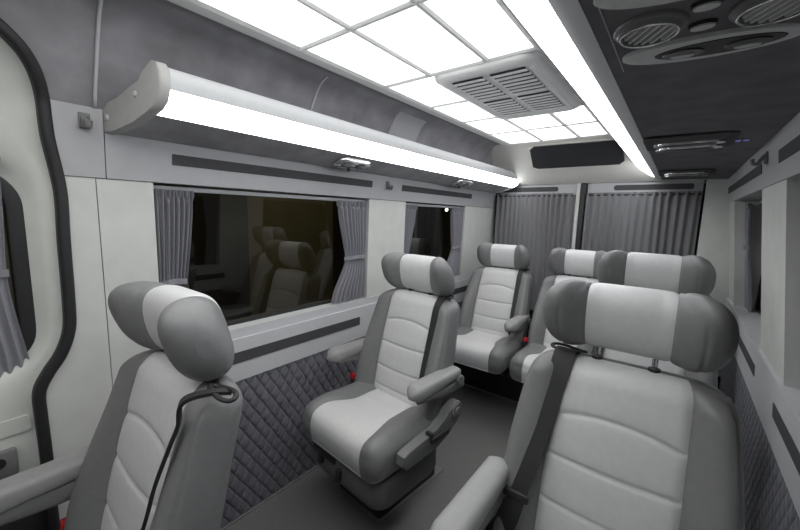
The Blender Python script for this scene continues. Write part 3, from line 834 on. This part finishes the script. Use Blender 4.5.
    if lever:
        lv = P('recliner_cover', cached('lev%d' % sx, lambda: lever_mesh(sx)), 'grey_plastic')
        def disc():
            bm = bmesh.new(); cyl_bm(bm, (sx * .297, .070, .504), (sx * .305, .070, .504), .032, 28); cyl_bm(bm, (sx * .303, .070, .504), (sx * .310, .070, .504), .020, 24, .016); return bm_mesh('pivot_disc', bm, True)
        P('pivot_disc', cached('dsc%d' % sx, disc), 'grey_plastic', lv)
        def hnd():
            bm = bmesh.new(); box_bm(bm, (sx * .297, -.10, .437), (sx * .311, .01, .459), .005); box_bm(bm, (sx * .275, -.105, .455), (sx * .305, -.088, .480), .004); return bm_mesh('recline_lever', bm, True)
        P('recline_lever', cached('hnd%d' % sx, hnd), 'dark_plastic', lv)
    # belt, guide and buckle
    def on(xx, z, off=.006): return (sx * xx, bfront(xx, z) - off, z)
    if belt == 'along':
        pts = [(sx * .150, .20, .915), (sx * .150, .175, .946), (sx * .150, .142, .947), on(.150, .905), on(.152, .82), on(.156, .72), on(.160, .62), on(.165, .53), (sx * .175, .0, .50), (sx * .225, .01, .47)]
        me = cached('bl_a%d' % sx, lambda: belt_mesh(pts, .034))
    elif belt == 'wide':
        pts = [(sx * .128, .20, .915), (sx * .130, .175, .946), (sx * .133, .140, .948), on(.137, .905), on(.146, .85), on(.158, .76), on(.172, .68), on(.184, .61), on(.196, .54), (sx * .215, -.03, .49), (sx * .238, -.02, .44)]
        me = cached('bl_w%d' % sx, lambda: belt_mesh(pts, .053))
    else:
        pts = [(sx * .236, .165, .944), (sx * .224, .130, .951), (sx * .212, .090, .946), on(.200, .90, .010), on(.189, .85, .010), on(.172, .78, .011), on(.154, .71, .013), on(.122, .60, .02), on(.097, .52, .024)]
        me = cached('bl_d%d' % sx, lambda: belt_mesh(pts, .019, .007))
    bl = tilted(P('seat_belt', me, 'strap'))
    gx_, gy_, gz_ = {'along': (.150, .165, .950), 'wide': (.130, .162, .953), 'across': (.236, .150, .952)}[belt]
    def guide():
        p = [Vector((sx * (gx_ + .042 * math.cos(a)), gy_ + .015 * math.sin(a), gz_ + .003 * math.sin(2 * a))) for a in [2 * PI * k / 28 for k in range(28)]]
        V, F = sweep(p, circ(.0055, 8, .004), (0, 0, 1), True); return tomesh('belt_guide', V, F)
    P('belt_guide', cached('gd%s%d' % (belt, sx), guide), 'black_rubber', bl)
    if belt == 'wide':
        def latch():
            c = on(.186, .598, .010); bm = bmesh.new()
            box_bm(bm, (c[0] - .034, c[1] - .006, c[2] - .010), (c[0] + .034, c[1] + .006, c[2] + .012), .005)
            for dx in (-.012, .012): box_bm(bm, (c[0] + dx - .003, c[1] - .003, c[2] - .05), (c[0] + dx + .003, c[1] + .001, c[2] - .008))
            box_bm(bm, (c[0] - .015, c[1] - .003, c[2] - .055), (c[0] + .015, c[1] + .001, c[2] - .044))
            return bm_mesh('latch_plate', bm, True)
        P('latch_plate', cached('lt%d' % sx, latch), 'dark_plastic', bl)
    def bk():
        bm = bmesh.new(); box_bm(bm, (-sx * .262, -.035, .40), (-sx * .240, .0, .492), .004); return bm_mesh('belt_buckle', bm, True)
    bu = P('belt_buckle', cached('bk_%d' % sx, bk), 'dark_plastic')
    def rb():
        bm = bmesh.new(); box_bm(bm, (-sx * .265, -.038, .490), (-sx * .237, .003, .513), .004); return bm_mesh('release_button', bm, True)
    rbo = P('release_button', cached('rb_%d' % sx, rb), 'red_plastic', bu); rbo['label'] = 'red release button'
    return root

make_seat('grey leather seat nearest the sliding door, thin belt slanting across its backrest', -.903, .163, 1, belt='across', arm_l=(-.30, .08))
make_seat('two-tone grey swivel seat standing alone beside the big left window', -.960, 1.214, 1, yaw=-5)
make_seat('rear row grey seat in the left corner in front of the curtain', -1.014, 2.365, 1, tilt=4, lever=False, arms=(1,), arm_x=.218, arm_z=-.025, arm_l=(-.21, .13), base='bench')
make_seat('middle grey seat of the rear row, partly hidden by the front right headrests', -.498, 2.365, 1, tilt=4, lever=False, arms=(), base='bench').scale = (.96, 1, 1)
make_seat('rear row grey seat in the right corner, almost hidden by the seats before it', -.018, 2.365, -1, tilt=4, lever=False, arms=(), base='bench').scale = (.92, 1, 1)
make_seat('second grey seat by the right wall, only its headrest rising behind the front one', -.075, 1.625, -1, raise_=.055, arms=(1, -1), belt='wide')
make_seat('large front right grey leather seat with wide black belt and raised headrest', -.078, .868, -1, raise_=.024, arms=(-1,), belt='wide', arm_l=(-.31, .04), arm_z=-.02, arm_x=.245)

pf = thing('seat_platform', 'low black platform on the floor carrying the rear row of seats', 'platform', (-.53, 2.43, 0))
reparent(box('platform_box', (-1.355, 2.43, 0), (.29, 3.12, .262), 'dark_plastic', pf, .006), pf)
reparent(box('front_trim', (-1.355, 2.418, 0), (.29, 2.4295, .012), 'floor_trim', pf, .002), pf)
# ------------------------------------------------------------------ outside (a dim garage at night) and lamp seen through the glass
g = struct(box('wall_garage', (-4.6, -4, -.6), (-4.5, 9, 3.5), 'garage'), 'dim ochre garage wall outside the left windows')
g2 = struct(box('floor_garage', (-4.6, -4, -.7), (-1.9, 9, -.6), 'garage'), 'dim garage floor outside')
for y, w in ((-.6, .5), (1.6, .9), (4.0, .6), (6.0, 1.0)):
    box('garage_door', (-4.5, y, -.6), (-4.44, y + w, 1.9), 'dark_plastic', g)
gl_ = thing('garage_lamp', 'small bright lamp seen through the small left window', 'lamp', (-2.9, 4.90, 1.40))
bm = bmesh.new(); bmesh.ops.create_uvsphere(bm, u_segments=16, v_segments=10, radius=.024); link('bulb', bm_mesh('bulb', bm, True), 'lamp_bulb', gl_)
bm = bmesh.new(); cyl_bm(bm, (0, 0, .03), (0, 0, .075), .04, 16, .015); cyl_bm(bm, (0, 0, .07), (0, 0, 2.0), .006, 8); link('cable', bm_mesh('cable', bm, True), 'dark_plastic', gl_)

def area(name, loc, rot, sx, sy, e, col):
    L = bpy.data.lights.new(name, 'AREA'); L.shape = 'RECTANGLE'; L.size = sx; L.size_y = sy; L.energy = e; L.color = col
    o = bpy.data.objects.new(name, L); C.objects.link(o); o.location = loc; o.rotation_euler = rot; return o
area('garage_fill_light', (-3.2, 2.0, 3.2), (0, 0, 0), 1.2, 4.0, 40.0, (1.0, .86, .55))  # unseen fill light, added to brighten the garage behind the left windows

w = bpy.data.worlds.new('world'); bpy.context.scene.world = w; w.use_nodes = True
w.node_tree.nodes['Background'].inputs[0].default_value = (.02, .02, .022, 1); w.node_tree.nodes['Background'].inputs[1].default_value = .3
vs = bpy.context.scene.view_settings
vs.view_transform = 'Standard'; vs.look = 'None'; vs.gamma = 1; vs.use_curve_mapping = False; vs.exposure = 0.0
cy = bpy.context.scene.cycles
cy.max_bounces = 10; cy.diffuse_bounces = 6; cy.glossy_bounces = 4; cy.transparent_max_bounces = 12; cy.use_denoising = True
